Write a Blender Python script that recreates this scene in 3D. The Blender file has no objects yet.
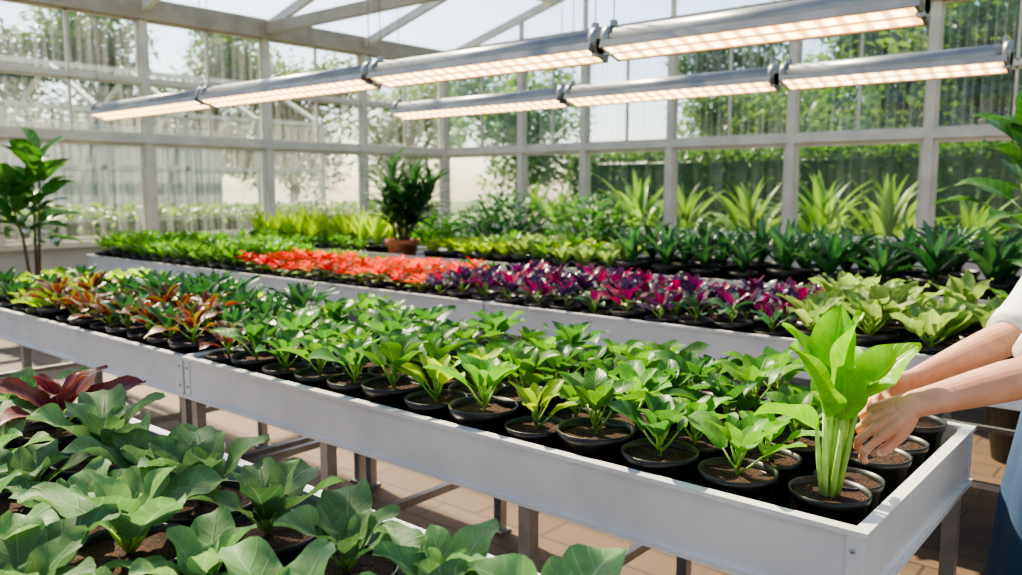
import bpy, math, random
from math import sin, cos, pi, radians, sqrt
from mathutils import Vector, Matrix
random.seed(7)
R = random.random
def U(a, b): return a + (b - a) * random.random()
scene = bpy.context.scene
COL = scene.collection

# ------------------------------------------------------------------ materials
def newmat(name):
    m = bpy.data.materials.new(name); m.use_nodes = True
    nt = m.node_tree; nt.nodes.clear()
    return m, nt, nt.nodes, nt.links
def nd(ns, typ, **kw):
    n = ns.new(typ)
    for k, v in kw.items(): setattr(n, k, v)
    return n
def rgba(c): return (c[0], c[1], c[2], 1)
def mixc(nt, fac, a, b, blend='MIX'):
    n = nt.nodes.new('ShaderNodeMix'); n.data_type = 'RGBA'; n.blend_type = blend
    for sock, v in ((n.inputs[0], fac), (n.inputs[6], a), (n.inputs[7], b)):
        if hasattr(v, 'is_linked'): nt.links.new(v, sock)
        elif isinstance(v, (tuple, list)): sock.default_value = rgba(v)
        else: sock.default_value = v
    return n.outputs[2]
def math_(nt, op, a, b=0.0, c=None):
    n = nt.nodes.new('ShaderNodeMath'); n.operation = op
    for i, v in enumerate((a, b, c)):
        if v is None: continue
        if hasattr(v, 'is_linked'): nt.links.new(v, n.inputs[i])
        else: n.inputs[i].default_value = v
    return n.outputs[0]
def maprange(nt, v, a, b, c, d, smooth=True):
    n = nt.nodes.new('ShaderNodeMapRange')
    if smooth: n.interpolation_type = 'SMOOTHSTEP'
    nt.links.new(v, n.inputs[0])
    for i, x in enumerate((a, b, c, d)): n.inputs[i + 1].default_value = x
    return n.outputs[0]
def noise(nt, scale, detail=3, vec=None, rough=0.5):
    n = nt.nodes.new('ShaderNodeTexNoise'); n.inputs['Scale'].default_value = scale
    n.inputs['Detail'].default_value = detail; n.inputs['Roughness'].default_value = rough
    if vec is None:
        tc = nt.nodes.new('ShaderNodeTexCoord'); vec = tc.outputs['Object']
    nt.links.new(vec, n.inputs['Vector'])
    return n.outputs[0]
def bump(nt, h, strength=.3, dist=.002):
    b = nt.nodes.new('ShaderNodeBump'); b.inputs['Strength'].default_value = strength
    b.inputs['Distance'].default_value = dist
    nt.links.new(h, b.inputs['Height']); return b.outputs[0]
def pbr(name, col, rough=.5, metal=0, col2=None, nscale=8, bumps=0, bscale=60, bdist=.002, spec=.5, sss=0):
    m, nt, ns, ln = newmat(name)
    out = nd(ns, 'ShaderNodeOutputMaterial'); p = nd(ns, 'ShaderNodeBsdfPrincipled')
    ln.new(p.outputs[0], out.inputs[0])
    p.inputs['Roughness'].default_value = rough; p.inputs['Metallic'].default_value = metal
    p.inputs['Specular IOR Level'].default_value = spec
    c2 = col2 if col2 else tuple(x * .88 for x in col)
    f = maprange(nt, noise(nt, nscale, 4), .35, .65, 0, 1)
    ln.new(mixc(nt, f, col, c2), p.inputs['Base Color'])
    if bumps: ln.new(bump(nt, noise(nt, bscale, 4), bumps, bdist), p.inputs['Normal'])
    if sss:
        p.inputs['Subsurface Weight'].default_value = sss
        p.inputs['Subsurface Radius'].default_value = (.01, .004, .002)
    return m
def leafmat(name, A, B, vein, trans=.38, rough=.38, center=None, cfac=.8, c0=.25, c1=.75, N=7, bmp=.35, hue=0.0, top=None, veinf=.4, spec=.35):
    m, nt, ns, ln = newmat(name)
    out = nd(ns, 'ShaderNodeOutputMaterial'); p = nd(ns, 'ShaderNodeBsdfPrincipled')
    at = nd(ns, 'ShaderNodeAttribute', attribute_name='lf')
    sp = nd(ns, 'ShaderNodeSeparateXYZ'); ln.new(at.outputs['Vector'], sp.inputs[0])
    u, v, r = sp.outputs
    av = math_(nt, 'ABSOLUTE', v)
    mid = maprange(nt, av, .015, .085, 1, 0)
    ph = math_(nt, 'MULTIPLY', math_(nt, 'SUBTRACT', u, math_(nt, 'MULTIPLY', av, .22)), N * 2 * pi)
    sv = math_(nt, 'SINE', ph)
    side = maprange(nt, sv, .84, 1, 0, 1)
    oi = nd(ns, 'ShaderNodeObjectInfo')
    c = mixc(nt, r, A, B)
    if center:
        f = math_(nt, 'MULTIPLY', maprange(nt, math_(nt, 'ADD', av, math_(nt, 'MULTIPLY', noise(nt, 30), .3)), c0 + .15, c1 + .15, 1, 0), cfac)
        c = mixc(nt, f, c, center)
    vf = math_(nt, 'MAXIMUM', mid, math_(nt, 'MULTIPLY', side, .5))
    c = mixc(nt, math_(nt, 'MULTIPLY', vf, veinf), c, vein)
    h = nd(ns, 'ShaderNodeHueSaturation'); ln.new(c, h.inputs['Color'])
    ln.new(maprange(nt, oi.outputs['Random'], 0, 1, .5 - hue, .5 + hue, False), h.inputs['Hue'])
    vv = math_(nt, 'MULTIPLY', maprange(nt, oi.outputs['Random'], 0, 1, .68, 1.22, False), maprange(nt, noise(nt, 22, 2), .3, .7, .85, 1.15))
    ln.new(vv, h.inputs['Value'])
    ln.new(h.outputs[0], p.inputs['Base Color'])
    p.inputs['Roughness'].default_value = rough
    p.inputs['Specular IOR Level'].default_value = spec
    hgt = math_(nt, 'SUBTRACT', math_(nt, 'MULTIPLY', noise(nt, 90, 2), .35), math_(nt, 'MULTIPLY', vf, .8))
    nrm = bump(nt, hgt, bmp, .003)
    ln.new(nrm, p.inputs['Normal'])
    tr = nd(ns, 'ShaderNodeBsdfTranslucent')
    h2 = nd(ns, 'ShaderNodeHueSaturation'); ln.new(h.outputs[0], h2.inputs['Color'])
    h2.inputs['Value'].default_value = 1.6; h2.inputs['Saturation'].default_value = 1.1
    h2.inputs['Hue'].default_value = .485
    ln.new(h2.outputs[0], tr.inputs['Color'])
    mx = nd(ns, 'ShaderNodeMixShader'); mx.inputs[0].default_value = trans
    ln.new(p.outputs[0], mx.inputs[1]); ln.new(tr.outputs[0], mx.inputs[2]); ln.new(mx.outputs[0], out.inputs[0])
    return m

M_white = pbr('painted_aluminium_tray', (.76, .755, .74), .28, .1, (.66, .66, .655), 3, .08, 40)
M_frame = pbr('greenhouse_frame_paint', (.72, .66, .56), .45, 0, (.62, .57, .48), 4)
M_frame2 = pbr('roof_beam_paint', (.44, .365, .27), .5, 0, (.36, .30, .22), 4)
M_grey = pbr('galvanised_steel', (.42, .43, .44), .35, .7, (.33, .34, .35), 12)
M_alu = pbr('lamp_aluminium', (.32, .325, .33), .38, .5, (.26, .265, .27), 5)
M_pot = pbr('black_plastic_pot', (.010, .010, .011), .38, 0, (.016, .016, .018), 20, .05, 80)
M_terra = pbr('terracotta', (.42, .15, .07), .75, 0, (.32, .11, .05), 10, .2, 50)
M_bark = pbr('bark', (.16, .11, .07), .85, 0, (.09, .06, .04), 14, .6, 40, .01)
M_kick = pbr('kick_wall_panel', (.62, .61, .56), .6, 0, (.52, .51, .47), 1.5)
M_skin = pbr('skin', (.60, .29, .17), .48, 0, (.67, .35, .22), 18, .15, 350, .0008, sss=.1)
M_nail = pbr('fingernail', (.80, .50, .42), .25, 0, (.82, .56, .48), 30)
M_shirt = pbr('white_cotton', (.80, .80, .79), .8, 0, (.74, .75, .76), 6, .3, 25, .006)
M_apron = pbr('navy_apron_cloth', (.025, .07, .15), .8, 0, (.02, .05, .11), 8, .3, 30, .005)
M_trous = pbr('dark_trousers', (.03, .035, .045), .85, 0, None, 8, .2, 30)
M_hair = pbr('dark_hair', (.03, .02, .014), .5, 0, (.05, .03, .02), 30, .5, 120)
M_eye = pbr('eye_white', (.8, .8, .78), .2); M_iris = pbr('eye_iris', (.05, .03, .02), .2); M_lip = pbr('lips', (.5, .18, .15), .45)
M_shoe = pbr('rubber_shoe', (.03, .03, .03), .5)

def soilmat():
    m, nt, ns, ln = newmat('potting_soil')
    out = nd(ns, 'ShaderNodeOutputMaterial'); p = nd(ns, 'ShaderNodeBsdfPrincipled'); ln.new(p.outputs[0], out.inputs[0])
    n1 = noise(nt, 130, 4, rough=.7)
    c = mixc(nt, maprange(nt, n1, .35, .7, 0, 1), (.012, .006, .004), (.10, .046, .022))
    v = nt.nodes.new('ShaderNodeTexVoronoi'); v.inputs['Scale'].default_value = 140
    tc = nt.nodes.new('ShaderNodeTexCoord'); ln.new(tc.outputs['Object'], v.inputs['Vector'])
    c = mixc(nt, math_(nt, 'MULTIPLY', maprange(nt, v.outputs['Distance'], .1, .2, 1, 0), math_(nt, 'GREATER_THAN', noise(nt, 60, 1), .6)), c, (.4, .32, .25))
    ln.new(c, p.inputs['Base Color']); p.inputs['Roughness'].default_value = .95
    ln.new(bump(nt, n1, 1, .01), p.inputs['Normal'])
    return m
M_soil = soilmat()
def floormat():
    m, nt, ns, ln = newmat('paving_floor')
    out = nd(ns, 'ShaderNodeOutputMaterial'); p = nd(ns, 'ShaderNodeBsdfPrincipled'); ln.new(p.outputs[0], out.inputs[0])
    tc = nd(ns, 'ShaderNodeTexCoord')
    b = nd(ns, 'ShaderNodeTexBrick'); ln.new(tc.outputs['Object'], b.inputs['Vector'])
    b.inputs['Scale'].default_value = 1.3; b.inputs['Mortar Size'].default_value = .010
    b.inputs['Color1'].default_value = (.165, .105, .062, 1); b.inputs['Color2'].default_value = (.125, .080, .048, 1)
    b.inputs['Mortar'].default_value = (.05, .035, .025, 1)
    c = mixc(nt, math_(nt, 'MULTIPLY', noise(nt, 3, 5, tc.outputs['Object']), .7), b.outputs['Color'], (.07, .046, .03))
    ln.new(c, p.inputs['Base Color']); p.inputs['Roughness'].default_value = .6
    ln.new(bump(nt, math_(nt, 'SUBTRACT', noise(nt, 40, 4, tc.outputs['Object']), b.outputs['Fac']), .5, .004), p.inputs['Normal'])
    return m
M_floor = floormat()
def glassmat(name, haze, tint=(.94, .97, .97), ribs=0, axis=0, refl=True):
    m, nt, ns, ln = newmat(name)
    out = nd(ns, 'ShaderNodeOutputMaterial')
    t = nd(ns, 'ShaderNodeBsdfTransparent'); t.inputs[0].default_value = rgba(tint)
    d = nd(ns, 'ShaderNodeBsdfTranslucent'); d.inputs[0].default_value = (.88, .9, .90, 1)
    tc = nd(ns, 'ShaderNodeTexCoord'); mp = nd(ns, 'ShaderNodeMapping'); ln.new(tc.outputs['Object'], mp.inputs[0])
    mp.inputs['Scale'].default_value = (9, 9, .35)
    n = noise(nt, 2.0, 4, mp.outputs[0], .65)
    f = maprange(nt, n, .35, .75, haze * .2, haze * 2.0)
    if ribs:
        sx = nd(ns, 'ShaderNodeSeparateXYZ'); ln.new(tc.outputs['Object'], sx.inputs[0])
        s = math_(nt, 'SINE', math_(nt, 'MULTIPLY', sx.outputs[axis], ribs))
        f = math_(nt, 'ADD', f, maprange(nt, s, .6, 1, 0, .10))
    m1 = nd(ns, 'ShaderNodeMixShader'); ln.new(f, m1.inputs[0]); ln.new(t.outputs[0], m1.inputs[1]); ln.new(d.outputs[0], m1.inputs[2])
    if not refl:
        ln.new(m1.outputs[0], out.inputs[0]); return m
    g = nd(ns, 'ShaderNodeBsdfGlossy'); g.inputs['Roughness'].default_value = .05
    fr = nd(ns, 'ShaderNodeFresnel'); fr.inputs[0].default_value = 1.3
    m2 = nd(ns, 'ShaderNodeMixShader'); ln.new(fr.outputs[0], m2.inputs[0]); ln.new(m1.outputs[0], m2.inputs[1]); ln.new(g.outputs[0], m2.inputs[2])
    ln.new(m2.outputs[0], out.inputs[0]); return m
M_glass = glassmat('window_glass', .04)
M_ribx = glassmat('twinwall_glass_x', .07, ribs=70, axis=0)
M_roofg = glassmat('roof_glass', .04, refl=False)
def ledmat():
    m, nt, ns, ln = newmat('led_panel_light')
    out = nd(ns, 'ShaderNodeOutputMaterial'); e = nd(ns, 'ShaderNodeEmission')
    tc = nd(ns, 'ShaderNodeTexCoord'); sx = nd(ns, 'ShaderNodeSeparateXYZ'); ln.new(tc.outputs['Object'], sx.inputs[0])
    a = maprange(nt, math_(nt, 'SINE', math_(nt, 'MULTIPLY', sx.outputs[0], 60)), -.9, .3, .3, 1)
    b = maprange(nt, math_(nt, 'ABSOLUTE', math_(nt, 'SINE', math_(nt, 'MULTIPLY', sx.outputs[1], 34))), .15, .7, 0, 1)
    f = math_(nt, 'MULTIPLY', a, b)
    ln.new(mixc(nt, f, (1, .50, .16), (1, .72, .34)), e.inputs[0])
    ln.new(maprange(nt, f, 0, 1, 1.8, 9, False), e.inputs[1])
    ln.new(e.outputs[0], out.inputs[0]); return m
M_led = ledmat()

ML = {}
ML['fresh'] = leafmat('leaf_fresh_green', (.070, .22, .030), (.14, .35, .05), (.36, .56, .18))
ML['yellow'] = leafmat('leaf_lime', (.25, .45, .03), (.35, .54, .05), (.55, .70, .2))
ML['mid'] = leafmat('leaf_mid_green', (.040, .15, .03), (.08, .23, .045), (.24, .42, .17))
ML['dark'] = leafmat('leaf_dark_green', (.022, .090, .030), (.05, .15, .05), (.14, .30, .13), trans=.24)
ML['blue'] = leafmat('leaf_bluish_green', (.040, .125, .06), (.08, .20, .09), (.24, .40, .22), trans=.24)
ML['broad'] = leafmat('leaf_broad', (.090, .21, .072), (.17, .31, .12), (.42, .54, .34), N=6, bmp=.9, rough=.55, spec=.25, trans=.33)
ML['sagelime'] = leafmat('leaf_sage_lime', (.19, .34, .08), (.32, .45, .13), (.52, .60, .32), N=6, bmp=.8, rough=.45, center=(.14, .29, .07), cfac=.6)
ML['bronze'] = leafmat('leaf_coleus_bronze', (.13, .16, .03), (.13, .05, .02), (.32, .09, .07), center=(.085, .018, .018), cfac=.95, trans=.3)
ML['red'] = leafmat('leaf_burgundy', (.12, .026, .028), (.20, .08, .04), (.36, .10, .10), center=(.08, .016, .025), trans=.25)
ML['orange'] = leafmat('bract_orange', (.80, .050, .002), (.92, .11, .003), (.90, .18, .02), trans=.4, hue=.006, veinf=.15, spec=.08)
ML['purple'] = leafmat('leaf_purple', (.08, .012, .045), (.27, .018, .075), (.5, .08, .18), trans=.27, hue=.03, rough=.25, spec=.6)
ML['violet'] = leafmat('leaf_violet_blue', (.018, .018, .05), (.06, .015, .07), (.25, .08, .25), trans=.2, hue=.04, rough=.22, spec=.6)
ML['hero'] = leafmat('leaf_hero_lime', (.12, .36, .022), (.21, .48, .035), (.46, .70, .14), N=9, bmp=.8, rough=.3, trans=.36)
ML['rubber'] = leafmat('leaf_rubber', (.035, .14, .026), (.07, .22, .04), (.3, .5, .2), rough=.28, trans=.3)
ML['garden'] = leafmat('leaf_garden', (.09, .21, .03), (.20, .34, .055), (.3, .45, .15), trans=.4, bmp=0)
ML['gardend'] = leafmat('leaf_garden_dark', (.045, .13, .025), (.11, .22, .04), (.2, .3, .1), trans=.38, bmp=0)
M_stem = leafmat('stem_green', (.22, .40, .07), (.32, .48, .10), (.3, .5, .15), trans=.15, bmp=0, veinf=0)
M_stemh = leafmat('stem_pale', (.34, .54, .11), (.50, .66, .20), (.5, .7, .3), trans=.2, bmp=0, veinf=0)

# ------------------------------------------------------------------ mesh builder
class MB:
    def __init__(s): s.v = []; s.f = []; s.m = []; s.a = []; s.sm = []
    def add(s, co, a=(0, 0, .5)): s.v.append(tuple(co)); s.a.append(a); return len(s.v) - 1
    def face(s, idx, mat=0, sm=True): s.f.append(idx); s.m.append(mat); s.sm.append(sm)
    def box(s, x0, x1, y0, y1, z0, z1, mat=0, M=None):
        i = []
        for x, y, z in ((x0, y0, z0), (x1, y0, z0), (x1, y1, z0), (x0, y1, z0), (x0, y0, z1), (x1, y0, z1), (x1, y1, z1), (x0, y1, z1)):
            p = Vector((x, y, z))
            if M: p = M @ p
            i.append(s.add(p))
        for q in ((0, 3, 2, 1), (4, 5, 6, 7), (0, 1, 5, 4), (1, 2, 6, 5), (2, 3, 7, 6), (3, 0, 4, 7)):
            s.face([i[k] for k in q], mat, False)
    def beam(s, p, q, w, h, mat=0, up=(0, 0, 1)):
        p = Vector(p); q = Vector(q); t = (q - p).normalized(); up = Vector(up)
        if abs(t.dot(up)) > .98: up = Vector((0, 1, 0))
        sd = t.cross(up).normalized(); u = sd.cross(t)
        i = []
        for c in (p, q):
            for a, b in ((-1, -1), (1, -1), (1, 1), (-1, 1)): i.append(s.add(c + sd * a * w / 2 + u * b * h / 2))
        for f in ((0, 1, 2, 3), (7, 6, 5, 4), (0, 4, 5, 1), (1, 5, 6, 2), (2, 6, 7, 3), (3, 7, 4, 0)): s.face([i[k] for k in f], mat, False)
    def tube(s, pts, rad, seg=8, up=None, mat=0, cap=True, rnd=.5):
        P = [Vector(p) for p in pts]
        Rr = [(r if isinstance(r, tuple) else (r, r)) for r in (rad if isinstance(rad, (list, tuple)) else [rad] * len(P))]
        T = []
        for i in range(len(P)):
            a = P[max(0, i - 1)]; b = P[min(len(P) - 1, i + 1)]; T.append((b - a).normalized())
        if cap:
            def caps(p, t, r, sg):
                o = []
                for a in (78, 50, 24):
                    m = (r[0] + r[1]) / 2
                    o.append((p + t * sg * m * sin(radians(a)) * .9, (r[0] * cos(radians(a)), r[1] * cos(radians(a)))))
                return o
            st = caps(P[0], T[0], Rr[0], -1); en = caps(P[-1], T[-1], Rr[-1], 1)[::-1]
            P2 = [x[0] for x in st] + P + [x[0] for x in en]
            R2 = [x[1] for x in st] + Rr + [x[1] for x in en]
            T = [T[0]] * 3 + T + [T[-1]] * 3; P = P2; Rr = R2
        u0 = Vector(up) if up is not None else (Vector((0, 0, 1)) if abs(T[0].z) < .9 else Vector((0, 1, 0)))
        rings = []
        for p, t, r in zip(P, T, Rr):
            sd = t.cross(u0)
            if sd.length < 1e-4: sd = t.cross(Vector((1, .1, 0)))
            sd.normalize(); u = sd.cross(t).normalized()
            if up is None: u0 = u
            rings.append([s.add(p + sd * cos(2 * pi * k / seg) * r[0] + u * sin(2 * pi * k / seg) * r[1], (.5, .5, rnd)) for k in range(seg)])
        for a, b in zip(rings[:-1], rings[1:]):
            for k in range(seg): s.face([a[k], a[(k + 1) % seg], b[(k + 1) % seg], b[k]], mat)
        s.face(rings[0][::-1], mat); s.face(rings[-1], mat)
    def ball(s, c, r, seg=16, rings=10, mat=0, M=None):
        c = Vector(c); r = r if isinstance(r, (tuple, list)) else (r, r, r)
        g = []
        for i in range(rings + 1):
            th = pi * i / rings; row = []
            n = seg if 0 < i < rings else 1
            for k in range(n):
                p = Vector((sin(th) * cos(2 * pi * k / seg) * r[0], sin(th) * sin(2 * pi * k / seg) * r[1], cos(th) * r[2]))
                if M: p = M @ p
                row.append(s.add(c + p))
            g.append(row)
        for i in range(rings):
            for k in range(seg):
                k2 = (k + 1) % seg; a = g[i]; b = g[i + 1]
                if len(a) == 1: s.face([a[0], b[k], b[k2]], mat)
                elif len(b) == 1: s.face([a[k], b[0], a[k2]], mat)
                else: s.face([a[k], b[k], b[k2], a[k2]], mat)
    def lathe(s, prof, seg=20, mat=0, c=(0, 0, 0)):
        rings = [[s.add((c[0] + r * cos(2 * pi * k / seg), c[1] + r * sin(2 * pi * k / seg), c[2] + z)) for k in range(seg)] for r, z in prof]
        for a, b in zip(rings[:-1], rings[1:]):
            for k in range(seg): s.face([a[k], a[(k + 1) % seg], b[(k + 1) % seg], b[k]], mat)
        return rings
    def leaf(s, base, az, L, W, e0, e1, mat=0, rnd=.5, fold=.25, wave=.08, roll=0, shape='ovate', nu=6, nv=9, azb=0):
        p = Vector(base); rows = []; ph = U(0, 6)
        for j in range(nv + 1):
            t = j / nv; e = e0 + (e1 - e0) * t ** 1.3; a = az + azb * t
            d = Vector((cos(e) * cos(a), cos(e) * sin(a), sin(e))); sd = Vector((-sin(a), cos(a), 0))
            if roll: sd = Matrix.Rotation(roll, 3, d) @ sd
            n = d.cross(sd)
            if shape == 'ovate': w = sin(pi * min(.995, max(.012, t)) ** .78) ** .8
            elif shape == 'spoon': w = sin(pi * min(.99, max(.02, t)) ** 1.15) ** .75
            elif shape == 'round': w = sin(pi * min(.99, max(.02, t)) ** .92) ** .62
            elif shape == 'lance': w = sin(pi * min(.997, max(.02, t)) ** .7)
            else: w = min(1, .5 + t * 2.5) * (1 - t ** 2.6) + .01
            w *= W / 2; row = []
            for k in range(nu + 1):
                x = -1 + 2 * k / nu
                wv = wave * W * sin(t * 11 + ph + (2 if x > 0 else 0)) * x * x
                row.append(s.add(p + sd * x * w * (1 - .3 * min(1, fold)) + n * (abs(x) ** 1.4 * w * fold + wv), (t, x, rnd)))
            rows.append(row); p = p + d * L / nv
        for a, b in zip(rows[:-1], rows[1:]):
            for k in range(nu): s.face([a[k], a[k + 1], b[k + 1], b[k]], mat)
    def mesh(s, name, mats):
        me = bpy.data.meshes.new(name); me.from_pydata(s.v, [], s.f)
        for m in mats: me.materials.append(m)
        me.polygons.foreach_set('material_index', s.m); me.polygons.foreach_set('use_smooth', s.sm)
        at = me.attributes.new('lf', 'FLOAT_VECTOR', 'POINT')
        at.data.foreach_set('vector', [x for a in s.a for x in a]); me.update(); return me
    def obj(s, name, mats, parent=None, loc=None):
        o = bpy.data.objects.new(name, s.mesh(name, mats)); COL.objects.link(o)
        if parent: o.parent = parent
        if loc: o.location = loc
        return o
def empty(name, loc=(0, 0, 0)):
    o = bpy.data.objects.new(name, None); o.empty_display_size = .1; o.location = loc; COL.objects.link(o); return o
def remesh(o, vox, it=6, fac=.5):
    r = o.modifiers.new('rm', 'REMESH'); r.mode = 'VOXEL'; r.voxel_size = vox; r.use_smooth_shade = True
    s = o.modifiers.new('sm', 'SMOOTH'); s.iterations = it; s.factor = fac

# ------------------------------------------------------------------ room shell
X0, X1, Y0, Y1 = -10.35, 4.0, -3.2, 10.4
SILL, MIDZ, TR, EAVE, RIDX, RIDZ = .83, 2.11, 2.82, 3.7, -3.2, 5.6
mb = MB(); mb.box(X0, X1, Y0, Y1, -.1, 0, 0); mb.obj('floor', [M_floor])
wn = [0]; tn = [0]
def wall(side, fixed, axis, posts, outs, gmat_low, gmat_up):
    def bx(m, a0, a1, n0, n1, z0, z1, mat):
        n0, n1 = fixed + outs * n0, fixed + outs * n1
        if n0 > n1: n0, n1 = n1, n0
        if axis == 'x': m.box(a0, a1, n0, n1, z0, z1, mat)
        else: m.box(n0, n1, a0, a1, z0, z1, mat)
    m = MB(); bx(m, posts[0], posts[-1], 0, .08, 0, SILL, 0)
    for k, p in enumerate(posts):
        if axis == 'x' and k in (0, len(posts) - 1): continue
        c = .02 if k in (0, len(posts) - 1) else 0
        bx(m, p - .05 - c, p + .05 + c, -.05 - c, .08, SILL, EAVE, 1)
    m.obj('wall_' + side, [M_kick, M_frame])
    g = 0 if axis == 'y' else .004
    for z, h, d in ((SILL, .07, .1), (MIDZ, .11, .06), (TR, .06, .04), (EAVE, .26, .10)):
        t = MB(); bx(t, posts[0] + g * 20, posts[-1] - g * 20, -d + g, .08 - g, z - h / 2 + g, z + h / 2 - g, 0); tn[0] += 1
        t.obj('trim_%d' % tn[0], [M_frame if z < 3.5 else M_frame2])
    for a, b in zip(posts[:-1], posts[1:]):
        wn[0] += 1; w = MB(); a += .05; b -= .05
        for z0, z1, sash in ((SILL + .035, MIDZ - .055, .045), (MIDZ + .055, TR - .03, .024), (TR + .03, EAVE - .13, .024)):
            bx(w, a, a + sash, 0, .05, z0, z1, 0); bx(w, b - sash, b, 0, .05, z0, z1, 0)
            bx(w, a + sash, b - sash, 0, .05, z0, z0 + sash, 0); bx(w, a + sash, b - sash, 0, .05, z1 - sash, z1, 0)
            bx(w, a + sash, b - sash, .02, .026, z0 + sash, z1 - sash, 1 if z0 < MIDZ else 2)
        mid = (a + b) / 2; bx(w, mid - .014, mid + .014, .0, .05, MIDZ + .07, EAVE - .13, 0)
        w.obj('window_%d' % wn[0], [M_frame, gmat_low, gmat_up])
PY = [-3.2, -1.9, -.25, 1.5, 3.3, 5.1, 6.85, 8.6, 10.4]
PX = [-10.35, -8.6, -7.36, -5.88, -4.15, -2.54, -.9, .75, 2.4, 4.0]
wall('left', X0, 'y', PY, -1, M_glass, M_glass)
wall('back', Y1, 'x', PX, 1, M_glass, M_ribx)
wall('right', X1, 'y', PY, 1, M_glass, M_glass)
wall('front', Y0, 'x', PX, -1, M_glass, M_glass)
def rz(x): return EAVE + (RIDZ - EAVE) * (1 - abs(x - RIDX) / (abs(X0 - RIDX) if x < RIDX else abs(X1 - RIDX)))
m = MB()
for y in PY:
    m.beam((X0, y, EAVE), (RIDX, y, RIDZ), .07, .12, 0); m.beam((X1, y, EAVE), (RIDX, y, RIDZ), .07, .12, 0)
for i, y in enumerate(PY):
    if i in (0, 3, 6):
        m.beam((X0, y, EAVE), (X1, y, EAVE), .09, .16, 1)
        m.beam((-5.6, y, EAVE), (-3.2, y, rz(-3.2)), .05, .05, 1); m.beam((-.8, y, EAVE), (-3.2, y, rz(-3.2)), .05, .05, 1)
for k in (2, 4):
    x = X0 + (RIDX - X0) * k / 6; m.beam((x, Y0, rz(x)), (x, Y1, rz(x)), .06, .08, 0)
    x = X1 + (RIDX - X1) * k / 6; m.beam((x, Y0, rz(x)), (x, Y1, rz(x)), .06, .08, 0)
m.beam((RIDX, Y0, RIDZ), (RIDX, Y1, RIDZ), .1, .14, 0)
for x in PX[1:-1]: m.beam((x, Y1, EAVE), (x, Y1, rz(x)), .06, .06, 0)
m.obj('roof_frame', [M_frame, M_frame2])
m = MB()
for a, b in ((X0, RIDX), (RIDX, X1)):
    m.face([m.add((a, Y0, rz(a) + .07)), m.add((b, Y0, rz(b) + .07)), m.add((b, Y1, rz(b) + .07)), m.add((a, Y1, rz(a) + .07))], 0, False)
for y in (Y0, Y1):
    m.face([m.add((X0, y, EAVE)), m.add((X1, y, EAVE)), m.add((RIDX, y, RIDZ))], 0, False)
m.obj('ceiling', [M_roofg])

# ------------------------------------------------------------------ benches
TZ, TF = .80, .69
M_traybed = pbr('dark_tray_liner', (.035, .032, .03), .7, 0, (.06, .05, .045), 20)
def bench(name, x0, x1, y0, y1):
    m = MB(); t = .012
    m.box(x0 + t, x1 - t, y0 + t, y1 - t, TF - .02, TF, 2)
    for a in (y0, y1 - t):
        m.box(x0, x1, a, a + t, TZ - .155, TZ, 0)
    for a in (x0, x1 - t): m.box(a, a + t, y0 + t, y1 - t, TZ - .155, TZ, 0)
    for a, b in ((y0 - .012, y0 + .018), (y1 - .018, y1 + .012)):
        m.box(x0 - .012, x1 + .012, a, b, TZ - .002, TZ + .010, 0)
        m.box(x0 - .012, x1 + .012, a, b, TZ - .163, TZ - .150, 0)
    for a, b in ((x0 - .012, x0 + .018), (x1 - .018, x1 + .012)):
        m.box(a, b, y0 + .018, y1 - .018, TZ - .002, TZ + .0098, 0)
        m.box(a, b, y0 + .018, y1 - .018, TZ - .163, TZ - .150, 0)
    for x in (x0 - .006, x1 - .03):
        for y in (y0 - .006, y1 - .03):
            m.box(x, x + .036, y, y + .036, TZ - .148, TZ - .003, 0)
    for x, y in ((x0, y0), (x1, y0)):
        for z in (TZ - .035, TZ - .115):
            m.tube([(x + (.016 if x == x0 else -.016), y - .005, z), (x + (.016 if x == x0 else -.016), y - .011, z)], .005, 8, mat=1, cap=False)
    xs = [x0 + .03, x0 + (x1 - x0) / 3, x0 + (x1 - x0) * 2 / 3, x1 - .03]
    for x in xs:
        for y in (y0 + .03, y1 - .03):
            m.box(x - .02, x + .02, y - .02, y + .02, .012, TZ - .163, 1); m.box(x - .035, x + .035, y - .035, y + .035, 0, .012, 1)
        m.box(x - .015, x + .015, y0 + .05, y1 - .05, .28, .31, 1); m.box(x - .018, x + .018, y0 + .02, y1 - .02, TZ - .20, TZ - .163, 1)
    for y in (y0 + .03, y1 - .03):
        m.box(x0 + .05, x1 - .05, y - .012, y + .012, .285, .31, 1)
    return m.obj(name, [M_white, M_grey, M_traybed])
bench('nursery_bench', -3.18, -.49, 1.68, 2.65)
bench('nursery_bench', -5.92, -3.21, 1.68, 2.65)
for a, b in ((-8.9, -6.2), (-6.17, -3.35), (-3.32, -.15), (-.12, 2.9)): bench('nursery_bench', a, b, 3.68, 4.65)
for a, b in ((-9.7, -6.55), (-6.52, -3.35), (-3.32, -.15), (-.12, 2.9)): bench('nursery_bench', a, b, 5.75, 6.72)
bench('nursery_bench', -2.75, -.52, .13, 1.10)

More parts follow.
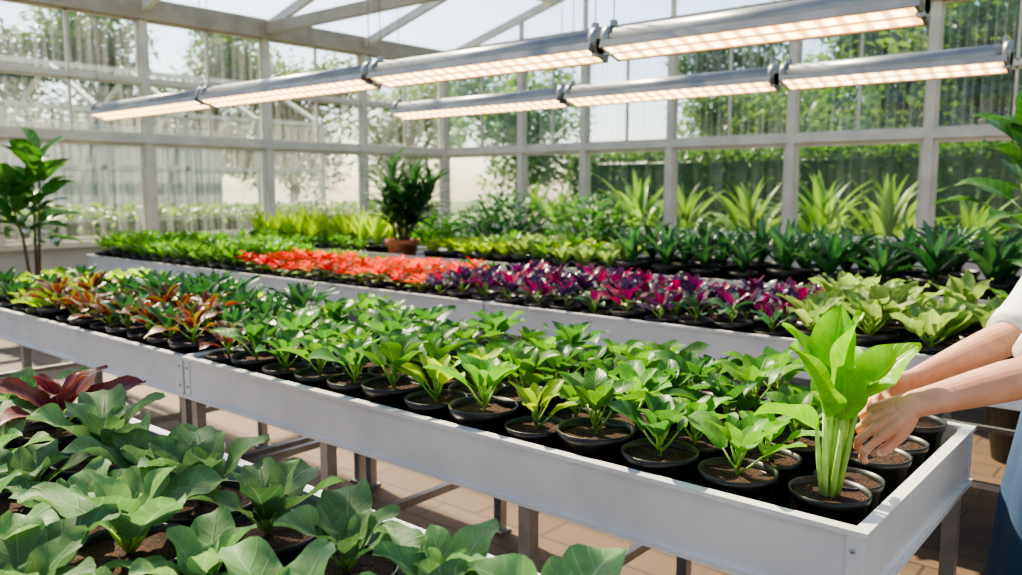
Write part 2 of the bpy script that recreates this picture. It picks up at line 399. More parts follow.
# ------------------------------------------------------------------ plants
def pot(mb, r=.085, h=.13, mp=0, ms=1):
    mb.lathe([(.001, .0), (r * .74, 0), (r * .93, h * .86), (r * .99, h * .86), (r * 1.03, h), (r * .97, h), (r * .93, h * .88)], 22, mp)
    rg = []
    for rr in (r * .93, r * .6, r * .25): rg.append([mb.add((rr * cos(2 * pi * k / 14), rr * sin(2 * pi * k / 14), h * .88 + U(-.003, .006))) for k in range(14)])
    for a, b in zip(rg[:-1], rg[1:]):
        for k in range(14): mb.face([a[k], a[(k + 1) % 14], b[(k + 1) % 14], b[k]], ms)
    c = mb.add((0, 0, h * .9))
    for k in range(14): mb.face([rg[-1][k], rg[-1][(k + 1) % 14], c], ms)
def plant(name, leafm, n=9, L=(.09, .13), W=.58, pet=(.03, .06), pe=(70, 35), e0=(70, 25), e1=(30, -25), stemh=.05, fold=.3, wave=.07, shape='ovate', top=0, topm=None, potr=.085, poth=.13, nu=6, nv=9, stemm=None, haspot=True, sr=.0035, azb=.25):
    mb = MB()
    if haspot: pot(mb, potr, poth)
    z0 = poth * .88 if haspot else 0
    a0 = U(0, 6)
    if stemh > .02: mb.tube([(0, 0, z0 - .01), (U(-.004, .004), U(-.004, .004), z0 + stemh * .5), (0, 0, z0 + stemh)], [sr * 1.4, sr * 1.2, sr], 6, mat=2, cap=False)
    for i in range(n):
        q = i / max(1, n - 1)
        az = a0 + i * 2.39996 + U(-.25, .25)
        l = L[1] + (L[0] - L[1]) * q ** 1.3; l *= U(.85, 1.15)
        pl = pet[1] + (pet[0] - pet[1]) * q
        el = radians(pe[1] + (pe[0] - pe[1]) * q + U(-8, 8))
        b = Vector((0, 0, z0 + stemh * (.15 + .85 * q)))
        d = Vector((cos(el) * cos(az), cos(el) * sin(az), sin(el)))
        e = b + d * pl
        if pl > .005: mb.tube([b, b + d * pl * .5 + Vector((0, 0, -.003)), e], [sr, sr * .85, sr * .6], 5, mat=2, cap=False, rnd=R())
        ea = radians(e0[1] + (e0[0] - e0[1]) * q + U(-10, 10)); eb = radians(e1[1] + (e1[0] - e1[1]) * q + U(-15, 15))
        mt = 4 if (top and q > 1 - top) else 3
        mb.leaf(e - d * .003, az, l, l * W * U(.88, 1.1), ea, eb, mt, R(), fold * U(.6, 1.3), wave, U(-.3, .3), shape, nu, nv, U(-azb, azb))
    return mb.mesh(name, [M_pot, M_soil, stemm or M_stem, leafm, topm or leafm])
def variants(nm, k, *a, **kw): return [plant(nm, *a, **kw) for _ in range(k)]
K = {}
sd_ = dict(n=9, L=(.065, .12), W=.66, shape='round', pet=(.03, .065), pe=(78, 48), e0=(72, 38), e1=(45, -12), stemh=.04, wave=.05, fold=.35)
K['fresh'] = variants('seedling_fresh', 6, ML['fresh'], **sd_)
K['yellow'] = variants('seedling_lime', 3, ML['yellow'], **dict(sd_, L=(.06, .10), W=.6))
K['mid'] = variants('seedling_mid', 4, ML['mid'], **dict(sd_, n=10))
K['dark'] = variants('seedling_dark', 3, ML['dark'], n=12, L=(.07, .13), W=.42, e0=(80, 40), e1=(50, 0))
K['bronze'] = variants('coleus', 4, ML['bronze'], n=11, L=(.07, .13), W=.55, stemh=.06)
K['broad'] = variants('broadleaf', 6, ML['broad'], n=9, L=(.08, .18), W=.64, shape='round', pet=(.015, .06), pe=(75, 40), e0=(76, 44), e1=(48, -8), stemh=.02, nu=8, nv=12, wave=.09, fold=.36, sr=.0055, potr=.112, poth=.115)
K['sagelime'] = variants('hosta', 4, ML['sagelime'], n=11, L=(.08, .15), W=.55, pet=(.015, .065), pe=(75, 35), e0=(78, 48), e1=(55, 5), stemh=.03, wave=.09, fold=.4, sr=.0045)
K['red'] = variants('burgundy', 2, ML['red'], n=11, L=(.08, .16), W=.55, stemh=.05)
K['orange'] = variants('orange_bloom', 4, ML['mid'], n=18, L=(.06, .12), W=.46, pet=(.01, .03), pe=(60, 20), e0=(35, 12), e1=(10, -20), stemh=.10, shape='lance', top=.7, topm=ML['orange'], fold=.2)
K['purple'] = variants('purple_plant', 4, ML['purple'], n=9, L=(.08, .13), W=.58, stemh=.07, pe=(75, 40), e0=(72, 35), e1=(40, -10), shape='ovate', top=.3, topm=ML['violet'])
K['violet'] = variants('violet_plant', 3, ML['violet'], n=9, L=(.08, .13), W=.55, stemh=.07, pe=(75, 40), e0=(72, 35), e1=(45, -10), top=.3, topm=ML['purple'])
K['greenp'] = variants('greenish_plant', 2, ML['blue'], n=9, L=(.08, .13), W=.5, stemh=.06, top=.3, topm=ML['purple'])
K['lettuce'] = variants('lettuce', 4, ML['yellow'], n=12, L=(.08, .14), W=.55, pet=(.0, .02), pe=(70, 30), e0=(80, 40), e1=(50, 0), stemh=.03, shape='spoon', wave=.14)
K['bright'] = variants('bright_green', 4, ML['fresh'], n=15, L=(.08, .14), W=.42, pet=(.01, .05), e0=(80, 35), e1=(50, 0), stemh=.08)
K['strap'] = variants('strap_plant', 4, ML['dark'], n=13, L=(.20, .27), W=.22, pet=(0, 0), pe=(80, 60), e0=(86, 48), e1=(55, -20), stemh=.04, shape='strap', fold=.5, wave=.02, nu=4, nv=9, topm=ML['blue'], top=.5)
K['grass'] = variants('spear_plant', 3, ML['yellow'], n=18, L=(.32, .36), W=.13, pet=(0, 0), e0=(88, 62), e1=(80, 40), stemh=.02, shape='strap', fold=.5, wave=.02, nu=4)
K['soil'] = variants('soil_pot', 2, ML['fresh'], n=0, stemh=0)

BEDS = {}
def place(bed, kind, x, y, z=TF, s=1.0):
    if bed not in BEDS: BEDS[bed] = empty(bed, (0, 0, 0))
    me = random.choice(K[kind]); o = bpy.data.objects.new(me.name + '_plant', me)
    o.location = (x + U(-.006, .006), y + U(-.006, .006), z); o.rotation_euler = (0, 0, U(0, 6.28))
    k = s * U(.86, 1.12); o.scale = (min(k, 1.08 * s), min(k, 1.08 * s), k)
    o.parent = BEDS[bed]; COL.objects.link(o)
for i in range(13):
    for j in range(5):
        x = -.616 - .203 * i; y = 1.80 + .182 * j
        if i == 0 and j == 0: continue
        if i == 0 or (i == 1 and j > 3): place('soil_filled_pots', 'soil', x, y); continue
        if i in (4, 5, 6) and j < 2: k = random.choice(['yellow', 'yellow', 'fresh'])
        elif i >= 10 and j < 2: k = random.choice(['bronze', 'mid', 'mid'])
        elif x > -2.2: k = random.choice(['fresh', 'fresh', 'mid'])
        else: k = random.choice(['mid', 'mid', 'fresh'])
        place('potted_seedlings', k, x, y, s=1.14 if j < 2 else 1.12)
for i in range(13):
    for j in range(5):
        x = -3.33 - .203 * i; y = 1.80 + .182 * j
        if j == 4 or (j == 3 and x < -4.2) or x < -4.8: place('potted_lime_lettuces', 'lettuce' if R() < .75 else 'dark', x, y, s=1.15)
        elif j >= 2: place('potted_dark_seedlings', 'dark', x, y, s=1.25)
        else: place('potted_coleus_plants', 'bronze' if R() < .75 else 'dark', x, y, s=1.2)
x = -8.75
while x < 2.8:
    for j in range(5):
        y = 3.80 + .182 * j; s = 1.1
        if x < -6.2: place('potted_bright_greens', 'bright', x, y, s=1.25)
        elif x < -3.95:
            if j < 4: place('potted_orange_bloomers', 'orange', x, y, s=1.12)
            else: place('potted_bright_greens', 'bright', x, y, s=.95)
        elif x < -1.4:
            place('potted_purple_plants', random.choice(['purple', 'purple', 'violet', 'violet', 'greenp']), x, y, s=1.05)
        elif j < 4: place('potted_lime_hostas', random.choice(['sagelime', 'sagelime', 'sagelime', 'fresh']), x, y, s=1.35)
    x += .205 if x < -1.5 else .25
x = -9.55; c = 0
while x < 2.8:
    for j in range(4 if x < -3.7 else 3):
        y = 5.9 + (.23 if x < -3.7 else .33) * j
        if x < -7.0:
            if j == 1 or j == 2: place('potted_spear_plants', 'grass', x, y, s=1.1)
            else: place('potted_bright_greens', 'bright', x, y)
        elif x < -6.2: pass
        elif x < -3.7: place('potted_lime_lettuces', random.choice(['lettuce', 'bright', 'sagelime']), x, y, s=1.25)
        else: place('potted_strap_leaf_plants', 'strap', x, y, s=1.55)
    x += .235 if x < -3.7 else .33
for i in range(9):
    for j in range(4):
        x = -.72 - .236 * i - (.10 if j % 2 else 0); y = .955 - .236 * j - .012 * i
        if y < .22: continue
        if i == 0 and j > 1: continue
        if x < -2.64: continue
        if i == 7 and j == 0: place('potted_burgundy_plants', 'red', x, y, s=1.3); continue
        place('potted_broadleaf_seedlings', 'broad', x, y, s=.98 if i > 2 else .92)

# hero plant
hb = MB(); pot(hb, .088, .13)
hx, hy = -.616, 1.845
SR = Vector((.763, .647, 0)); SF = Vector((-.647, .763, 0))
azR = math.atan2(.647, .763); azL = azR + pi; azF = math.atan2(.763, -.647); azC = azF + pi
stems = [
 (-.026, -.012, .21, azL + .45, .205, .155, 70, 36, -.45),
 (-.034, .002, .17, azL - .1, .15, .10, 35, -22, .5),
 (.004, .004, .23, azR - .9, .225, .155, 88, 66, .5),
 (-.004, .014, .26, azR + .9, .205, .14, 88, 70, -.2),
 (.034, -.006, .25, azR - .1, .180, .115, 56, 30, .65),
 (.026, .010, .24, azR + .4, .150, .10, 58, 25, .2),
 (.004, -.018, .20, azC - .4, .145, .105, 78, 52, -.2),
 (-.016, .018, .25, azL - .5, .19, .12, 72, 34, -.1),
 (.012, .016, .24, azF - .3, .16, .12, 74, 35, .1)]
LEAN = SR * .010
for k, (a, b, h, az, L, W, e0, e1, ro) in enumerate(stems):
    base = Vector((0, 0, .105)) + SR * a * .4 + SF * b * .4
    mid = base + Vector((0, 0, h * .5)) + SR * a * .5 + SF * b * .45 + LEAN * .5
    topp = Vector((0, 0, .115 + h * .92)) + SR * a * 1.3 + SF * b * 1.1 + LEAN
    hb.tube([base, mid, topp], [.0078, .0070, .0050], 8, mat=2, cap=False, rnd=R())
    hb.leaf(topp - Vector((0, 0, .004)), az, L, W, radians(e0), radians(e1), 3, R(), .42, .06, ro, 'ovate', 12, 18, 0)
for k in range(4):
    az = U(0, 6.28); d = Vector((cos(az), sin(az), 0)) * .011
    hb.tube([Vector((0, 0, .105)) + d, Vector((0, 0, .2)) + d * .9 + LEAN * .4, Vector((0, 0, .30)) + d * 1.8 + LEAN], [.007, .0065, .004], 8, mat=2, cap=False, rnd=R())
hb.obj('potted_lime_hosta', [M_pot, M_soil, M_stemh, ML['hero']], loc=(hx, hy, TF))

pm = MB()
pm.lathe([(.001, 0), (.12, 0), (.165, .20), (.185, .20), (.19, .26), (.17, .26), (.165, .22), (.001, .22)], 24, 0)
for s_ in range(10):
    bx, by = U(-.05, .05), U(-.05, .05); H = U(.38, .74); a_ = s_ * .8; lean = Vector((cos(a_), sin(a_), 0)) * U(.08, .32)
    pm.tube([(bx, by, .2), Vector((bx, by, .2 + H * .5)) + lean * .4, Vector((bx, by, .2 + H)) + lean], [.012, .010, .008], 7, mat=2, cap=False)
    for k in range(22):
        q = k / 21; az = k * 2.4 + U(-.3, .3); b = Vector((bx, by, .2 + H * (.35 + .65 * q))) + lean * (.3 + .7 * q)
        pm.leaf(b, az, U(.34, .54), .058, radians(U(15, 55) + q * 30), radians(U(-65, -20) + q * 35), 3, R(), .4, .02, 0, 'lance', 2, 7)
pm.obj('potted_parlour_palm', [M_terra, M_soil, M_bark, ML['dark']], loc=(-6.62, 6.0, TF))

def shrub(name, loc, r, h, n, mats, ll=.13, w=.45):
    m = MB(); 
    m.lathe([(.001, 0), (.16, 0), (.2, .3), (.21, .3), (.21, .33), (.18, .33), (.18, .29), (.001, .29)], 20, 0)
    for k in range(7):
        a = k * .9; m.tube([(0, 0, .28), (cos(a) * r * .3, sin(a) * r * .3, h * .55), (cos(a) * r * .6, sin(a) * r * .6, h * .85)], [.02, .012, .006], 6, mat=1, cap=False)
    for k in range(n):
        th = U(0, 6.28); q = R() ** .4; zz = U(-1, 1); rr = r * q * sqrt(max(.05, 1 - zz * zz))
        p = (cos(th) * rr, sin(th) * rr, .45 + (h - .45) * .5 + zz * q * (h - .45) * .5)
        m.leaf(p, th + U(-.8, .8), ll * U(.8, 1.2), ll * w, radians(U(0, 60)), radians(U(-40, 20)), 2, R(), .25, .05, U(-.4, .4), 'ovate', 2, 4)
    return m.obj(name, mats, loc=loc)
shrub('potted_shrub', (-7.0, 8.1, 0), .6, 1.42, 1000, [M_terra, M_bark, ML['dark']])
shrub('potted_shrub', (-5.75, 8.3, 0), .58, 1.4, 900, [M_terra, M_bark, ML['mid']])
shrub('potted_shrub', (-8.35, 8.2, 0), .5, 1.15, 700, [M_terra, M_bark, ML['fresh']])

def rubber(name, loc, H, leaves, zr, bl, seed, mat, LL=(.19, .27), sp0=.05, wr=(.45, .58), pm_=None):
    random.seed(seed); m = MB()
    m.lathe([(.001, 0), (.15, 0), (.2, .34), (.215, .34), (.22, .38), (.19, .38), (.185, .34), (.001, .34)], 24, 0)
    for k in range(3):
        a = k * 2.1 + .5; sp = sp0 + bl * .35 * k * .5
        pts = [Vector((cos(a) * .03, sin(a) * .03, .33)), Vector((cos(a) * sp * .5, sin(a) * sp * .5, H * .55)), Vector((cos(a) * sp, sin(a) * sp, H * (1 - .12 * k)))]
        m.tube(pts, [.018, .013, .007], 7, mat=1, cap=False)
        for i in range(leaves):
            q = i / (leaves - 1); zt = zr + (1 - zr) * q
            p = pts[1].lerp(pts[2], max(0, (zt - .5) * 2)) if zt > .5 else pts[0].lerp(pts[1], zt * 2)
            az = i * 2.4 + k; el = radians(25 + 50 * q)
            d = Vector((cos(el) * cos(az), cos(el) * sin(az), sin(el)))
            e = p + d * bl * (1 - .5 * q)
            m.tube([p, e], [.005, .003], 5, mat=2, cap=False)
            l = U(*LL)
            m.leaf(e, az, l, l * U(*wr), radians(15 + 50 * q), radians(-35 + 45 * q), 3, R(), .25, .04, U(-.3, .3), 'ovate', 6, 9)
    return m.obj(name, [pm_ or M_terra, M_bark, M_stem, mat], loc=loc)
rubber('potted_rubber_tree', (-9.2, 3.28, 0), 1.80, 13, .42, .14, 3, ML['rubber'], (.32, .46), .14, (.5, .62))
rubber('potted_fig_tree', (-.70, 5.2, 0), 2.02, 9, .58, .22, 5, ML['rubber'], (.26, .34), .10, (.55, .68), M_pot)
random.seed(21)

# ------------------------------------------------------------------ grow lamps
def lamp_row(y, z, segs, name='grow_light'):
    for a, b in segs:
        e = empty(name, (0, 0, 0)); L = b - a; cx = (a + b) / 2
        m = MB()
        w = .105
        m.box(-L / 2 + .02, L / 2 - .02, -w, w, -.012, .016, 0)
        m.box(-L / 2 + .02, L / 2 - .02, -w, -w + .008, -.026, -.012, 0); m.box(-L / 2 + .02, L / 2 - .02, w - .008, w, -.026, -.012, 0)
        m.box(-L / 2 + .02, -L / 2 + .04, -w + .008, w - .008, -.026, -.012, 0); m.box(L / 2 - .04, L / 2 - .02, -w + .008, w - .008, -.026, -.012, 0)
        m.box(-L / 2 + .045, L / 2 - .045, -w + .012, w - .012, -.022, -.0125, 1)
        o = m.obj('panel', [M_alu, M_led], parent=e); o.location = (cx, y, z); o.rotation_euler = (radians(-16), 0, 0)
        h = MB()
        h.tube([(a + .02, y, z + .064), (b - .02, y, z + .064)], .062, 18, mat=0, cap=False)
        for x in (a + .03, b - .03):
            h.tube([(x - .02, y, z + .064), (x + .02, y, z + .064)], .080, 18, mat=0, cap=False)
            h.box(x - .02, x + .02, y - .04, y + .04, z - .03, z + .07, 1)
        for x in (a + .05, b - .05):
            h.tube([(x, y, z + .12), (x, y, rz(x) - .02)], .004, 5, mat=1, cap=False)
            h.box(x - .015, x + .015, y - .02, y + .02, z + .13, z + .17, 1)
        h.obj('housing', [M_alu, M_grey], parent=e)
lamp_row(4.17, 2.30, ((-2.8, -1.05), (-4.86, -2.83), (-7.26, -4.89), (-9.6, -7.29)))
lamp_row(6.2, 2.29, ((-2.57, -1.05), (-4.57, -2.6), (-6.9, -4.6)))

# ------------------------------------------------------------------ person
P = empty('gardener')
F = Vector((-.95, -.31, 0)).normalized(); LF = Vector((.31, -.95, 0)).normalized(); Z = Vector((0, 0, 1))
pel = Vector((-.20, 2.52, 0)); ch = Vector((-.225, 2.47, 0))
def C(t, z): return pel.lerp(ch, t) + Z * z
shL = ch + LF * .165 + Z * 1.335; shR = ch - LF * .165 + Z * 1.345
elL = Vector((-.265, 2.07, 1.10)); wrL = Vector((-.468, 1.905, 1.030))
elR = Vector((-.355, 2.36, 1.135)); wrR = Vector((-.515, 2.095, 1.045))
m = MB()
m.tube([C(0, .90), C(.1, 1.0), C(.4, 1.12), C(.8, 1.24), C(1, 1.33), C(1, 1.385), C(1, 1.42)], [(.165, .12), (.155, .112), (.155, .112), (.172, .118), (.178, .108), (.13, .085), (.07, .065)], 28, up=F, mat=0)
for s, e, f in ((shL, elL, .8), (shR, elR, .92)):
    t = s.lerp(e, f)
    m.tube([s - (e - s).normalized() * .0, s.lerp(e, .35), s.lerp(e, .7), t], [.066, .062, .060, .064], 18, mat=0)
o = m.obj('shirt', [M_shirt], parent=P); remesh(o, .007, 5)
m = MB()
for s, e, f in ((shL, elL, .86), (shR, elR, .97)):
    t = s.lerp(e, f); d = (e - s).normalized(); m.tube([t - d * .03, t + d * .012], [.0655, .066], 24, cap=False)
m.obj('sleeve_hems', [M_shirt], parent=P)
m = MB()
for sg in (1, -1):
    hip = pel + LF * .09 * sg
    m.tube([hip + Z * .92, hip + Z * .75, hip + LF * .01 * sg + Z * .48, hip + LF * .015 * sg + Z * .30, hip + LF * .015 * sg + Z * .09], [.095, .088, .064, .06, .05], 18, up=F)
m.tube([C(0, .84), C(0, .95)], [(.16, .115), (.155, .112)], 24, up=F)
o = m.obj('trousers', [M_trous], parent=P); remesh(o, .01, 5)
m = MB()
for sg in (1, -1):
    a = pel + LF * .105 * sg
    m.tube([a - F * .06 + Z * .045, a + F * .05 + Z * .045, a + F * .15 + Z * .032], [(.042, .042), (.045, .040), (.038, .028)], 16, up=Z)
m.obj('shoes', [M_shoe], parent=P)
m = MB(); rows = []
for z, hw, hd, ang, t in ((1.30, .10, .125, 50, 1), (1.2, .165, .135, 52, .8), (1.08, .168, .132, 75, .4), (.97, .172, .132, 95, .1), (.85, .185, .15, 100, 0), (.7, .20, .175, 100, 0), (.5, .215, .195, 98, 0), (.42, .22, .198, 96, 0)):
    row = []
    for k in range(25):
        a = radians(-ang + 2 * ang * k / 24); fl = 1 + (.03 * sin(k * 1.6 + z * 3) if z < .9 else 0)
        row.append(m.add(C(t, z) + F * cos(a) * hd * fl + LF * sin(a) * hw * fl))
    rows.append(row)
for a, b in zip(rows[:-1], rows[1:]):
    for k in range(24): m.face([a[k], a[k + 1], b[k + 1], b[k]], 0)
for sg in (1, -1):
    a = C(1, 1.30) + F * .118 + LF * .07 * sg
    m.tube([a, C(1, 1.40) + F * .085 + LF * .085 * sg, C(1, 1.425) + LF * .075 * sg, C(1, 1.38) - F * .10 + LF * .06 * sg, C(.5, 1.1) - F * .125], [(.016, .004)] * 5, 8, up=F, cap=False)
o = m.obj('apron', [M_apron], parent=P); sd = o.modifiers.new('s', 'SOLIDIFY'); sd.thickness = .004
H = ch + F * .03 + Z * 1.60
RM = Matrix((F, LF, Z)).transposed()
m = MB()
m.tube([ch + Z * 1.38, ch + F * .015 + Z * 1.47, H - Z * .05], [(.062, .06), (.054, .056), (.055, .06)], 18, up=F)
def hp(x, y, z): return H + RM @ Vector((x, y, z))
m.ball(hp(-.008, 0, .03), (.095, .075, .095), 24, 16, M=RM); m.ball(hp(.02, 0, -.03), (.072, .062, .085), 20, 14, M=RM)
m.ball(hp(.055, 0, -.09), (.03, .032, .022), M=RM)
m.tube([hp(.088, 0, .02), hp(.108, 0, -.015), hp(.105, 0, -.022)], [.009, .013, .012], 10)
for s in (1, -1):
    m.ball(hp(.098, .012 * s, -.022), .009, M=RM); m.ball(hp(-.0, .077 * s, -.005), (.017, .009, .03), M=RM); m.ball(hp(.055, .04 * s, -.025), (.025, .022, .022), M=RM)
    m.ball(hp(.075, .03 * s, .035), (.016, .026, .008), M=RM)
m.ball(hp(.083, 0, -.052), (.012, .024, .012), M=RM)
o = m.obj('head', [M_skin], parent=P); remesh(o, .004, 4)
m = MB()
for s in (1, -1):
    m.ball(hp(.082, .031 * s, .008), (.010, .015, .008), mat=0, M=RM); m.ball(hp(.0905, .031 * s, .008), (.004, .006, .006), mat=1, M=RM)
    m.tube([hp(.088, .012 * s, .034), hp(.092, .03 * s, .04), hp(.08, .05 * s, .034)], [.003, .004, .002], 6, mat=3)
m.tube([hp(.085, -.022, -.052), hp(.096, 0, -.049), hp(.085, .022, -.052)], [.003, .006, .003], 8, mat=2)
m.obj('face_features', [M_eye, M_iris, M_lip, M_hair], parent=P)
m = MB()
m.ball(hp(-.024, 0, .05), (.098, .086, .098), 24, 16, M=RM); m.ball(hp(-.05, 0, -.0), (.07, .08, .09), 20, 14, M=RM); m.ball(hp(-.12, 0, .05), .045, M=RM)
o = m.obj('hair', [M_hair], parent=P); remesh(o, .006, 3)
def arm(name, sh, el, wr, kn, dors, curls, thumb, mir, spread=.06, hs=1.14):
    m = MB(); nails = []
    a = (kn - wr).normalized(); n = (dors - a * dors.dot(a)).normalized(); s = a.cross(n) * mir
    m.tube([sh.lerp(el, .72), sh.lerp(el, .9), el], [.045, .044, .042], 20)
    m.tube([el, el.lerp(wr, .22), el.lerp(wr, .5), el.lerp(wr, .8), wr, wr + a * .018], [(.043, .043), (.045, .043), (.040, .038), (.033, .029), (.030, .0225), (.030, .021)], 22, up=n)
    HL = (kn - wr).length
    offs = [.029 * hs, .0095 * hs, -.0095 * hs, -.027 * hs]; lens = [HL * .98, HL * 1.02, HL * .96, HL * .88]
    ph = [(.043, .026, .021), (.047, .030, .022), (.043, .028, .022), (.034, .020, .019)]
    rr = [.0098, .0100, .0094, .0084]
    for i in range(4):
        K0 = wr + s * offs[i] * .45 + a * .012; Kn = wr + a * lens[i] + s * offs[i] - n * (.002 * abs(i - 1))
        m.tube([K0, K0.lerp(Kn, .5) + n * .001, Kn], [(.017, .0165), (.0155, .0155), (.0125, .013)], 14, up=n)
        p = Kn; th = 0; r = rr[i] * 1.04; pts = [p - n * .001]; rad = [r * 1.12]
        sp = spread * (1.5 - i)
        for j in range(3):
            th += radians(curls[i][j]); d = (a * cos(th) - n * sin(th) + s * sp).normalized()
            q = p + d * ph[i][j] * hs
            pts += [p.lerp(q, .5), q]; rad += [r * (.93 - .05 * j), r * (1.0 - .07 * j) if j < 2 else r * .78]
            dn = (n * cos(th) + a * sin(th)).normalized()
            if j == 2: nails.append((p.lerp(q, .72) + dn * r * .62, d, dn, r))
            p = q
        m.tube(pts, rad, 14, up=s)
    T0 = wr + a * .018 + s * .018 - n * .006; T1 = T0 + (a * thumb[0][0] + s * thumb[0][1] - n * thumb[0][2]).normalized() * .042 * hs
    d1 = (a * thumb[1][0] + s * thumb[1][1] - n * thumb[1][2]).normalized(); T2 = T1 + d1 * .033 * hs
    d2 = (a * thumb[2][0] + s * thumb[2][1] - n * thumb[2][2]).normalized(); T3 = T2 + d2 * .024 * hs
    m.tube([T0, T0.lerp(T1, .55), T1, T1.lerp(T2, .5), T2, T2.lerp(T3, .55), T3], [.020, .0185, .0148, .012, .0126, .0120, .009], 16)
    tn_ = (s * .5 + n - d2 * (s * .5 + n).dot(d2)).normalized(); nails.append((T2.lerp(T3, .7) + tn_ * .009, d2, tn_, .0118))
    m.ball(wr + a * HL * .55 - n * .006, (.034, .036, .017), 18, 12, M=Matrix((a, s, n)).transposed())
    m.ball(wr + a * HL * .35 + s * .016 - n * .010, (.028, .020, .016), 16, 10, M=Matrix((a, s, n)).transposed())
    o = m.obj(name, [M_skin], parent=P); remesh(o, .0019, 3, .45)
    q = MB()
    for c, d, u, r in nails:
        q.ball(c, (r * .75, r * .62, r * .16), 12, 8, M=Matrix((d, d.cross(u).normalized(), u)).transposed())
    q.obj(name + '_nails', [M_nail], parent=P)
arm('left_arm', shL, elL, wrL, wrL + Vector((-.070, -.026, -.048)), Vector((.10, -.85, .52)),
    [(18, 38, 28), (26, 44, 28), (34, 48, 30), (42, 50, 30)], [(.8, .50, .4), (.92, .25, .3), (.97, .0, .25)], -1, .10)
arm('right_arm', shR, elR, wrR, wrR + Vector((-.055, -.070, -.022)), Vector((-.55, .60, .60)),
    [(20, 35, 25), (26, 38, 25), (34, 40, 25), (40, 42, 25)], [(.8, .5, .4), (.9, .3, .3), (.95, .1, .2)], 1)

# ------------------------------------------------------------------ exterior
M_grass = pbr('lawn', (.14, .22, .06), .9, 0, (.22, .26, .10), .6, .3, 20)
M_path = pbr('concrete_path', (.42, .38, .32), .85, 0, (.35, .31, .26), 1)
m = MB(); m.box(-70, 60, -40, 80, -.30, -.12, 0); m.obj('lawn_ground', [M_grass])
m = MB(); m.box(-15.3, -11.6, -10, 12, -.12, -.10, 0); m.obj('garden_path', [M_path])
def treemesh(nm, h, r, n, ls, seed, mat):
    random.seed(seed); m = MB()
    m.tube([(0, 0, 0), (.1, .05, h * .3), (-.05, 0, h * .6), (0, .1, h * .85)], [.16, .13, .09, .04], 8, mat=0, cap=False)
    blobs = []
    for k in range(16):
        a = k * 2.4; rr = r * U(.2, .75); z = h * U(.25, .95); c = Vector((cos(a) * rr, sin(a) * rr, z)); blobs.append((c, r * U(.35, .6)))
        m.tube([(0, 0, z * .65), c * .6 + Vector((0, 0, z * .35)), c], [.05, .035, .015], 5, mat=0, cap=False)
    for k in range(n):
        c, br = random.choice(blobs); d = Vector((U(-1, 1), U(-1, 1), U(-1, 1))).normalized() * br * R() ** .35
        m.leaf(c + d, U(0, 6.28), ls * U(.7, 1.3), ls * .6, radians(U(-20, 60)), radians(U(-60, 20)), 1, R(), .2, 0, U(-.5, .5), 'lance', 2, 2)
    return m.mesh(nm, [M_bark, mat])
T1 = treemesh('tree_a', 6.5, 2.5, 7000, .30, 1, ML['gardend']); T2 = treemesh('tree_b', 5.0, 2.3, 6000, .28, 2, ML['garden'])
random.seed(5)
for me, x, y, s in ((T2, -9.5, 21.5, .8), (T1, -5.6, 21, .95), (T2, -3.6, 20, 1.05), (T1, -1.3, 21.5, 1.3), (T2, 1.2, 20.8, 1.3), (T1, 4.2, 21, 1.25), (T2, 8.5, 21, 1.3), (T1, -2.9, 27, 1.4), (T1, -14, 30, 1.1), (T2, -19, 23, 1.1), (T1, -31, 14, 1.2), (T2, -32, 6, 1.3), (T1, -33, -1, 1.2), (T2, -30, 21, 1.3), (T2, -9.5, 28, 1.1), (T1, -31, 9.5, 1.0), (T2, -28, 26, 1.2), (T2, -30.5, 2.5, 1.1), (T1, -30, 17.5, 1.1)):
    o = bpy.data.objects.new('garden_tree', me); o.location = (x, y, -.12); o.scale = (s, s, s); o.rotation_euler = (0, 0, U(0, 6)); COL.objects.link(o)
K['gpalm'] = [plant('palm_frond_bush', ML['garden'], n=34, L=(.9, 1.3), W=.13, pet=(.1, .3), pe=(85, 40), e0=(88, 55), e1=(50, -40), stemh=.6, shape='lance', fold=.3, wave=.02, nu=2, nv=7, haspot=False, sr=.02) for _ in range(3)]
for k in range(16):
    o = bpy.data.objects.new('garden_palm', random.choice(K['gpalm'])); o.location = (-11.0 + k * 1.15 + U(-.3, .3), 13.4 + U(0, 1.0), -.12)
    s = U(.9, 1.3); o.scale = (s, s, s); o.rotation_euler = (0, 0, U(0, 6)); COL.objects.link(o)
def hedge(name, x0, x1, y0, y1, h, n, mat):
    m = MB(); m.box(x0 + .15, x1 - .15, y0 + .15, y1 - .15, -.12, h - .15, 0)
    for k in range(n):
        p = Vector((U(x0, x1), U(y0, y1), U(0, h)))
        ax = random.choice((0, 1, 2, 2))
        if ax == 0: p.x = random.choice((x0, x1)) + U(-.1, .1)
        if ax == 1: p.y = random.choice((y0, y1)) + U(-.1, .1)
        if ax == 2: p.z = h + U(-.15, .1)
        m.leaf(p, U(0, 6.28), .18, .11, radians(U(0, 70)), radians(U(-40, 30)), 1, R(), .2, 0, U(-.5, .5), 'ovate', 2, 2)
    m.obj(name, [pbr('hedge_core', (.03, .07, .02), .9), mat])
hedge('garden_hedge', -17.0, -15.8, 0, 16, 1.0, 6000, ML['garden'])
hedge('garden_hedge', -12, 8, 16.4, 17.4, 2.2, 9000, ML['gardend'])
m = MB()
gx = -21
for k in range(10):
    y = -4 + k * 2.2; m.beam((gx, y, -.12), (gx, y, 3.4), .12, .12, 0); m.beam((gx, y, 3.4), (gx - 3, y, 4.8), .1, .1, 0); m.beam((gx - 6, y, 3.4), (gx - 3, y, 4.8), .1, .1, 0)
    m.beam((gx - 6, y, -.12), (gx - 6, y, 3.4), .12, .12, 0)
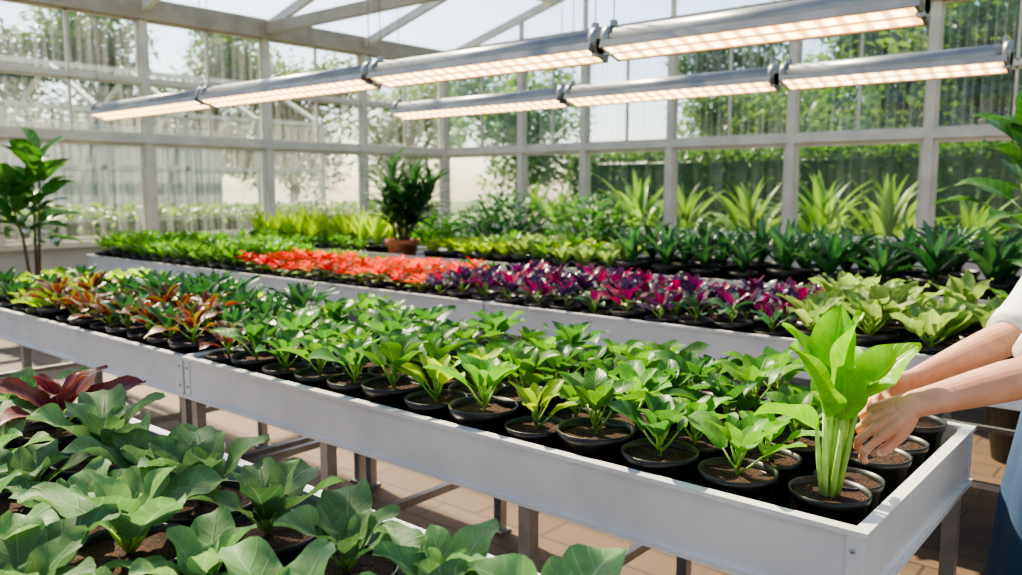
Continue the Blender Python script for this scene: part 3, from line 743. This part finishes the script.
for z in (.7, 2.0, 3.4):
    m.beam((gx, -4, z), (gx, 15.8, z), .12, .12, 0); m.beam((gx - 6, -4, z), (gx - 6, 15.8, z), .12, .12, 0)
m.beam((gx - 3, -4, 4.8), (gx - 3, 15.8, 4.8), .14, .14, 0)
m.box(gx - .06, gx + .0, -4, 15.8, -.12, .7, 0)
m.box(gx - .03, gx - .02, -4, 15.8, .7, 3.4, 1)
m.box(gx - 5.9, gx - 5.8, -4, 15.8, 0, 3.4, 2)
m.obj('neighbouring_greenhouse', [M_frame, glassmat('greenhouse_glass', .08), pbr('shade_cloth', (.18, .23, .22), .8, 0, (.28, .32, .30), .6)])

# ------------------------------------------------------------------ light, world, camera
w = bpy.data.worlds.new('World'); scene.world = w; w.use_nodes = True
nt = w.node_tree; nt.nodes.clear()
sky = nt.nodes.new('ShaderNodeTexSky'); sky.sky_type = 'NISHITA'; sky.sun_disc = False
sky.sun_elevation = radians(45); sky.sun_rotation = radians(-60); sky.dust_density = 1.3; sky.air_density = .9
bg = nt.nodes.new('ShaderNodeBackground'); bg.inputs[1].default_value = .34
ow = nt.nodes.new('ShaderNodeOutputWorld')
nt.links.new(sky.outputs[0], bg.inputs[0]); nt.links.new(bg.outputs[0], ow.inputs[0])
sl = bpy.data.lights.new('sun', 'SUN'); sl.energy = 15; sl.angle = radians(1.0); sl.color = (1, .83, .58)
so = bpy.data.objects.new('sun_light', sl); COL.objects.link(so)
so.rotation_euler = Vector((.66, -.12, -.74)).to_track_quat('-Z', 'Y').to_euler(); so.location = (-5, -5, 12)
cam = bpy.data.cameras.new('camera'); co = bpy.data.objects.new('camera', cam); COL.objects.link(co)
co.location = (0, 0, 1.5); co.rotation_euler = (radians(90 - 6.9), 0, radians(40.3))
cam.lens = 29.06; cam.sensor_width = 36; cam.clip_start = .02; cam.clip_end = 300
cam.dof.use_dof = True; cam.dof.focus_distance = 2.0; cam.dof.aperture_fstop = 3.2
scene.camera = co
try: scene.view_settings.look = 'AgX - Medium High Contrast'
except Exception as ex: print(ex)
